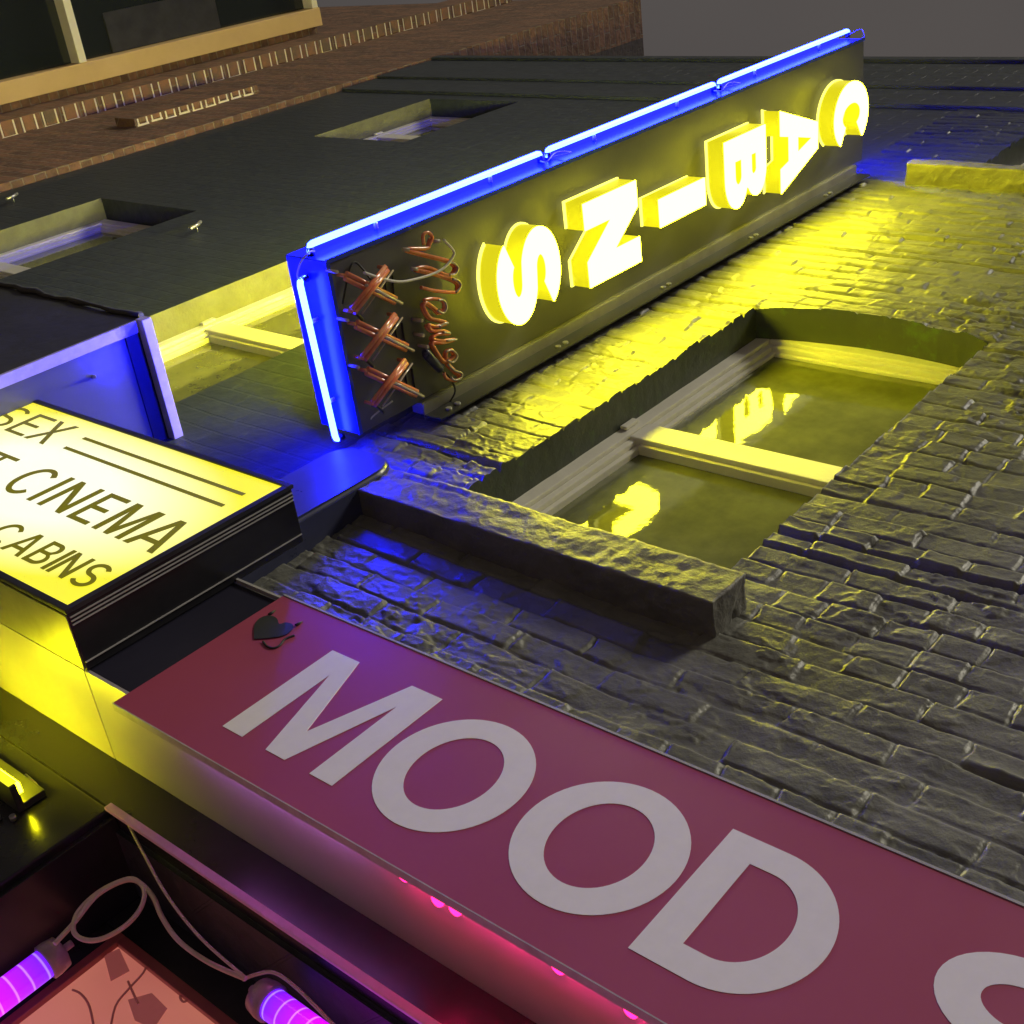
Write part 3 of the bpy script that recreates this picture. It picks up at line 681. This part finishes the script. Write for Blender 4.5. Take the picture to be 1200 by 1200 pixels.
# rounded casing on the fascia under the tall sign
def round_top(x0, x1, y0, y1, z0, z1, r, bev):
    bm = bmesh.new(); P = [(x0, z0), (x1, z0)] + [(x1 - r + r * math.cos(R(t)), z1 - r + r * math.sin(R(t))) for t in range(0, 91, 10)] + [(x0 + r + r * math.cos(R(t)), z1 - r + r * math.sin(R(t))) for t in range(90, 181, 10)]
    A = [bm.verts.new((x, y0, z)) for x, z in P]; B = [bm.verts.new((x, y1, z)) for x, z in P]; bm.faces.new(A); bm.faces.new(B[::-1])
    for i in range(len(P)): bm.faces.new((A[i], B[i], B[(i + 1) % len(P)], A[(i + 1) % len(P)]))
    bmesh.ops.recalc_face_normals(bm, faces=bm.faces)
    bmesh.ops.bevel(bm, geom=[e for e in bm.edges if abs(e.verts[0].co.y - y0) < 1e-6 and abs(e.verts[1].co.y - y0) < 1e-6], offset=bev, segments=3, affect='EDGES')
    return bm_to(bm)
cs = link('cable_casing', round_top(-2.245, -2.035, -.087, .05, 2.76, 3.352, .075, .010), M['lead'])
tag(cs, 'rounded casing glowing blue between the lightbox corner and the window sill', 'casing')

# black boxed board with lavender angle, behind the lightbox
bx = thing('box_sign', 'large black boxed signboard with lavender metal edge left of the yellow lightbox', 'sign', (-3.3, -.17, 2.76))
boxes('body', [((-6.5, -.345, 2.76), (-2.906, .0, 3.285))], M['tent'], bx, bev=.003)
boxes('side_panel', [((-2.9055, -.315, 2.77), (-2.902, -.002, 3.215))], M['gpanel'], bx)
boxes('angle', [((-2.9055, -.350, 2.76), (-2.894, -.318, 3.262))], M['lavender'], bx, bev=.001)
boxes('seal', [((-2.9055, -.34, 3.2165), (-2.9, .0, 3.262))], M['blackm'], bx, bev=.001)
boxes('top_angle', [((-2.9055, -.352, 3.2625), (-2.872, .02, 3.292))], M['lavender'], bx, bev=.002)
bm = bmesh.new(); pts = []
random.seed(8)
for i in range(60):
    x = -2.92 - i * .06; pts.append((x, -.349 - random.uniform(0, .006), 3.285 + random.uniform(-.006, .008)))
tube_bm(bm, pts, [random.uniform(.004, .014) for _ in pts], 6); link('frayed_edge', bm_to(bm), M['tent'], bx)
tube('screw', [(-2.902, -.25, 3.10), (-2.885, -.255, 3.09)], .005, M['screw'], bx, 8)

# ------------------------------------------------------------------ tall blade sign
bs = thing('blade_sign', 'tall vertical sign with glowing yellow letters spelling CABINS and blue neon edges', 'neon sign', (-2.36, -.06, 3.445))
XF, XB = -2.282, -2.438; SZ0, SZ1, SY0, SY1 = 3.447, 6.25, -.520, -.062
boxes('panel', [((XB, SY0, SZ0), (XF, SY1, SZ1))], M['panel'], bs, bev=.0015)
boxes('edge_strip', [((XB + .004, SY0 - .003, SZ0 - .003), (XF - .004, SY0 - .0005, SZ1))], M['sign_side'], bs)
boxes('bottom_strip', [((XB + .004, SY0, SZ0 - .004), (XF - .004, SY1 + .001, SZ0 - .0005))], M['sign_side'], bs)
boxes('lip', [((XF - .002, SY0 - .008, SZ0 - .006), (XF + .003, SY0 + .004, SZ1 + .003))], M['sign_side'], bs)
boxes('lip', [((XF - .002, SY0 + .0042, SZ0 - .010), (XF + .003, SY1, SZ0 + .002))], M['sign_side'], bs)
boxes('bracket', [((XF - .03, SY1 + .0005, 3.66), (XF + .012, -.028, 6.17)), ((XF + .0125, SY1 + .003, 3.66), (XF + .016, -.012, 6.17))], M['alu'], bs, bev=.001)
boxes('bracket', [((XF + .0, -.0275, 3.66), (XF + .075, -.022, 6.17))], M['blackm'], bs, bev=.001)
bm = bmesh.new()
for z in (3.72, 4.2, 4.75, 5.3, 5.85):
    for dz in (0, .035): tube('bolt', [(XF + .05, -.023, z + dz), (XF + .05, -.032, z + dz)], .009, M['screw'], bs, 6)
bm = bmesh.new()                                      # rear wall plates
for z in (3.8, 4.9, 6.0): boxes('wall_plate', [((XB - .06, -.03, z - .06), (XF - .031, .02, z + .06))], M['blackm'], bs, .003)
# letters: (char, width, z0, y0)
LET = (('C', .245, 5.86, -.418), ('A', .285, 5.462, -.428), ('B', .235, 5.098, -.408), ('I', .088, 4.712, -.328), ('N', .250, 4.338, -.418), ('S', .250, 3.945, -.418))
for side in (1, -1):
    for c, wd, z0, y0 in LET:
        cap = .262 if c != 'A' else .265
        sw_ = .078
        xb = XF if side == 1 else XB
        g, _ = glyph(c, wd / cap, sw_ / cap if c != 'I' else wd / cap, .062 / cap)
        def mk(depth, off, sc=0):
            if side == 1: return place_glyph(glyph_mesh(g, cap, depth, 0, 0), (0, 1, 0), (0, 0, 1), (1, 0, 0), (xb + off, y0, z0))
            return place_glyph(glyph_mesh(g, cap, depth, 0, 0), (0, -1, 0), (0, 0, 1), (-1, 0, 0), (xb - off, y0 + wd, z0))
        yo = y0 + wd / 2
        body = link('letter', mk(.060, .048), M['let_side'], bs, (xb + side * .04, yo, z0))
        link('letter_face', mk(.004, .0815), M['let_front' if side == 1 else 'let_front_rear'], body, (xb + side * .08, yo, z0))
        rim = mk(.006, .0125)
        rc = Vector((0, yo, z0 + cap / 2))
        for v in rim.vertices:
            v.co.y = rc.y + (v.co.y - rc.y) * 1.035; v.co.z = rc.z + (v.co.z - rc.z) * 1.035
        link('letter_rim', rim, M['let_rim'], body, (xb + side * .01, yo, z0))

# blue neon tubes on stand-offs
def neon(p0, p1, dirn, name='neon_tube'):
    p0, p1, dv = Vector(p0), Vector(p1), Vector(dirn)
    ax = (p1 - p0).normalized(); r = .0085
    pts = [p0 + dv * .034, p0 + dv * .012 - ax * 0, p0, p0 + ax * .006]
    pts = [p0 + dv * .020, p0 + dv * .010, p0 + ax * .004 + dv * .002, p0 + ax * .012] + [p0.lerp(p1, i / 8) for i in range(1, 8)] + [p1 - ax * .012, p1 - ax * .004 + dv * .002, p1 + dv * .010, p1 + dv * .020]
    t = tube(name, pts, r, M['neon'], bs, 12, origin=p0)
    for q, sg in ((p0, 1), (p1, -1)):
        tube('electrode', [q + dv * .006 + ax * .001 * sg, q + dv * .026 + ax * .001 * sg], r * 1.12, M['dark_wire'], t, 10, origin=q)
    L = (p1 - p0).length; n = max(2, int(L / .42))
    for i in range(n):
        q = p0.lerp(p1, (i + .5) / n)
        o = tube('standoff', [q + dv * .009, q + dv * .030], .006, M['dead_end'], t, 8, origin=q)
    return t
XC = (XF + XB) / 2
ye = SY0 - .030
for z0, z1 in ((3.463, 4.362), (4.396, 5.302), (5.335, 6.272)):
    neon((XC, ye, z0), (XC, ye, z1), (0, 1, 0))
neon((XC, SY0 + .045, SZ0 - .036), (XC, SY1 + .024, SZ0 - .026), (0, 0, 1))
neon((XC, SY0 + .06, SZ1 + .035), (XC, SY1 - .02, SZ1 + .035), (0, 0, -1))
# electrode wires
def wloop(pts, r=.0022, m='wire'): return tube('wire', pts, r, M[m], bs, 6, 5)
wloop([(XC, ye + .02, 3.475), (XC + .03, ye + .01, 3.45), (XC + .05, ye + .0, 3.42), (XC + .04, ye + .02, 3.395), (XC + .01, SY0 + .03, 3.40), (XC, SY0 + .045, 3.425)])
for z in (4.379, 5.318):
    wloop([(XC, ye + .022, z - .02), (XF - .02, ye + .012, z - .06), (XF - .03, ye + .0, z), (XF - .015, ye + .012, z + .05), (XC, ye + .022, z + .02)], .002)
wloop([(XC, ye + .02, 6.262), (XC + .04, ye + .0, 6.30), (XC + .05, SY0 + .01, 6.31), (XC + .03, SY0 + .05, 6.29)])

# unlit XXX and script
def zx(p, dx): return hit(380 + p[0] / 6, 290 + p[1] / 6, 0, XF + dx)
XS = ((((150, 200), (500, 372)), ((440, 145), (200, 450))), (((225, 540), (580, 705)), ((505, 478), (275, 780))), (((300, 868), (650, 1028)), ((575, 800), (345, 1100))))
for (a0, a1), (b0, b1) in XS:
    bm = bmesh.new()
    for (p, q), lift in (((a0, a1), .038), ((b0, b1), .055)):
        P, Q = zx(p, lift), zx(q, lift); ax = (Q - P).normalized()
        side_ = ax.cross(Vector((1, 0, 0))).normalized() * .0065
        for s_ in (-1, 1): tube_bm(bm, [P + side_ * s_, Q + side_ * s_], .0062, 8)
        tube_bm(bm, [P, P + Vector((-.03, 0, 0))], .005, 8); tube_bm(bm, [Q, Q + Vector((-.03, 0, 0))], .005, 8)
    x_ = link('neon_letter', bm_to(bm), M['dead'], bs)
    bm = bmesh.new()
    P, Q = zx(b0, .03), zx(b1, .03); off = zx((b0[0] + 45, b0[1] + 14), .03) - P
    tube_bm(bm, [P + off * 1.0, Q + off * 1.35], .0028, 6)
    P2 = zx(a0, .045); Q2 = zx(a1, .045); tube_bm(bm, [P2.lerp(Q2, .35) + Vector((.008, 0, 0)), P2.lerp(Q2, 1.12) + Vector((.004, 0, 0))], .0045, 6)
    tube_bm(bm, [P2.lerp(Q2, -.15), P2.lerp(Q2, -.15) + Vector((-.04, 0, 0))], .004, 6)
    link('glass_return', bm_to(bm), M['dead_end'], x_)
    bm = bmesh.new()
    for dxx in (-22, 30):
        tube_bm(bm, [zx((b0[0] + dxx + 10, b0[1] + 50), .004), zx((a1[0] + dxx - 40, a1[1] - 30), .004)], .0032, 6)
    tube_bm(bm, smooth_path([zx((b1[0] - 10, b1[1] + 5), .03), zx((b1[0] + 30, b1[1] + 20), .03), zx((b1[0] + 70, b1[1] + 60), .02)], 3), .005, 6)
    link('black_wire', bm_to(bm), M['dark_wire'], x_)
def zs1(p): return hit(460 + p[0] / 12, 260 + p[1] / 12, 0, XF + .035)
def zs2(p): return hit(460 + p[0] / 12, 350 + p[1] / 12, 0, XF + .035)
script = [zs1(p) for p in ((440, 320), (430, 190), (500, 150), (560, 220), (520, 320), (480, 370), (200, 385), (480, 470), (760, 540), (890, 620), (860, 720), (760, 745), (500, 640), (330, 660), (560, 720), (800, 790), (920, 860), (930, 960), (860, 990), (600, 970), (400, 920))]
script2 = [zs2(p) for p in ((440, 20), (560, 0), (700, 30), (720, 150), (660, 200), (590, 130), (480, 60), (440, 110), (520, 260), (640, 300), (760, 340), (620, 390), (500, 370), (560, 450), (700, 450), (800, 490), (640, 500), (560, 560), (700, 590), (880, 570), (720, 620), (560, 620), (620, 740), (700, 860), (760, 880), (880, 800), (830, 720), (760, 760), (780, 900), (880, 1020), (960, 1080), (880, 1150), (760, 1120), (720, 1040))]
bm = bmesh.new()
for sc in (script, script2):
    tube_bm(bm, smooth_path(sc, 5), .0048, 7)
    tube_bm(bm, [p + Vector((-.012, .0045, .0035)) for p in smooth_path(sc[3:-3], 5)], .0048, 7)
sl = link('neon_script', bm_to(bm), M['dead'], bs)
bm = bmesh.new()
for q in ((zs1, [(760, 570), (850, 580), (900, 650), (860, 730), (780, 740)]), (zs1, [(820, 800), (900, 820), (940, 900), (870, 990)]), (zs2, [(620, 20), (700, 20), (740, 120), (690, 200), (610, 160)]), (zs2, [(730, 740), (820, 720), (890, 800), (830, 890), (750, 860)]), (zs2, [(760, 920), (860, 1010), (950, 1040), (940, 1110), (860, 1140), (800, 1100)]), (zs2, [(690, 470), (790, 480)]), (zs2, [(740, 590), (880, 570)]), (zs2, [(640, 390), (700, 350), (760, 340)])):
    tube_bm(bm, smooth_path([q[0](p) + Vector((.006, 0, 0)) for p in q[1]], 4), .0032, 6)
for p in ((200, 385), (320, 660), (630, 270)): tube_bm(bm, [zs1(p) + Vector((.01, 0, 0)), zs1((p[0] - 60, p[1])) + Vector((.0, 0, 0))], .005, 6)
for p in ((420, 310), (440, 520), (500, 680)): tube_bm(bm, [zs2(p), zs2(p) + Vector((-.04, 0, 0))], .005, 6)
link('glass_return', bm_to(bm), M['dead_end'], sl)
tube('cable', [zs1(p) + Vector((.02, 0, 0)) for p in ((640, 240), (780, 400), (760, 500), (640, 640), (460, 730), (260, 790), (20, 830), (-240, 780), (-480, 700))], .0036, M['wire'], bs, 8, 5)
T0, T1 = zs2((440, 740)), zs2((690, 1010))
tube('transformer', [T0, T0.lerp(T1, .08), T0.lerp(T1, .92), T1], [.006, .0125, .0125, .006], M['transformer'], bs, 12)
tube('cable', [T1, zs2((800, 1100)) , zs2((900, 1300)) + Vector((-.005, 0, 0)), zs2((860, 1500)) + Vector((-.02, 0, 0))], .0026, M['dark_wire'], bs, 8, 5)
tube('cable', [zx((330, 230), .05), zx((230, 110), .01), zx((180, 150), .01), zx((130, 400), .01)], .003, M['dark_wire'], bs, 6, 5)
tube('cable', [zx((480, 1080), .02), zx((400, 1140), .01), zx((330, 1200), .0), zx((300, 1260), -.02)], .0025, M['wire'], bs, 6, 5)

# ------------------------------------------------------------------ purple tube lamps round the shop window
def lamp(name, label, p0, p1, rad=.030):
    p0, p1 = Vector(p0), Vector(p1); ax = (p1 - p0).normalized(); L = (p1 - p0).length
    t = thing(name, label, 'tube light', p0, 'purple tube lamps round the shop window')
    bm = bmesh.new(); tube_bm(bm, [(0, 0, 0), (0, 0, .01), (0, 0, L)], rad * .86, 24); me = bm_to(bm)
    rot = Vector((0, 0, 1)).rotation_difference(ax)
    o = bpy.data.objects.new('tube', me); me.materials.append(M['purple']); COL.objects.link(o); o.parent = t; o.rotation_mode = 'QUATERNION'; o.rotation_quaternion = rot
    bm = bmesh.new()
    tube_bm(bm, [(0, 0, -.028), (0, 0, -.024), (0, 0, -.006), (0, 0, .006), (0, 0, .008)], [rad * .55, rad * .95, rad * 1.05, rad * 1.05, rad * .9], 24)
    tube_bm(bm, [(0, 0, -.045), (0, 0, -.027)], rad * .22, 10)
    me = bm_to(bm); me.materials.append(M['cap'])
    o = bpy.data.objects.new('end_cap', me); COL.objects.link(o); o.parent = t; o.rotation_mode = 'QUATERNION'; o.rotation_quaternion = rot
    return t
lamp('tube_lamp', 'purple tube lamp standing upright at the left jamb of the shop window', (-1.668, .185, 2.075), (-1.668, .185, .9))
lamp('tube_lamp', 'purple tube lamp lying along the head of the shop window', (-1.285, .185, 2.238), (.6, .185, 2.238))
def cab(label, pts, r, y=.13, group='loose cables in the window recess'):
    bm = bmesh.new(); tube_bm(bm, smooth_path([hit(a, b, 1, y if len(q) == 0 else q[0]) for a, b, *q in pts], 6), r, 8)
    me = bm_to(bm); o = link('cable', me, M['cable'], None, hit(pts[0][0], pts[0][1], 1, y)); tag(o, label, 'cable', group); return o
cab('looped cream cable above the upright purple lamp', [(64, 1106), (88, 1080), (115, 1048), (150, 1031), (168, 1040), (166, 1062), (148, 1084), (120, 1100), (98, 1101), (86, 1090), (92, 1068), (118, 1044), (150, 1030), (166, 1036), (180, 1052), (190, 1075), (210, 1103), (245, 1128), (288, 1147)], .0042)
cab('thinner cream cable hanging down from the corner of the pink trim', [(150, 965), (168, 1000), (196, 1050), (236, 1100), (288, 1146)], .0026, .11)
cab('cream cable arching over the end of the horizontal purple lamp', [(284, 1148), (300, 1142), (322, 1140), (350, 1160), (390, 1200), (420, 1230)], .003, .14)
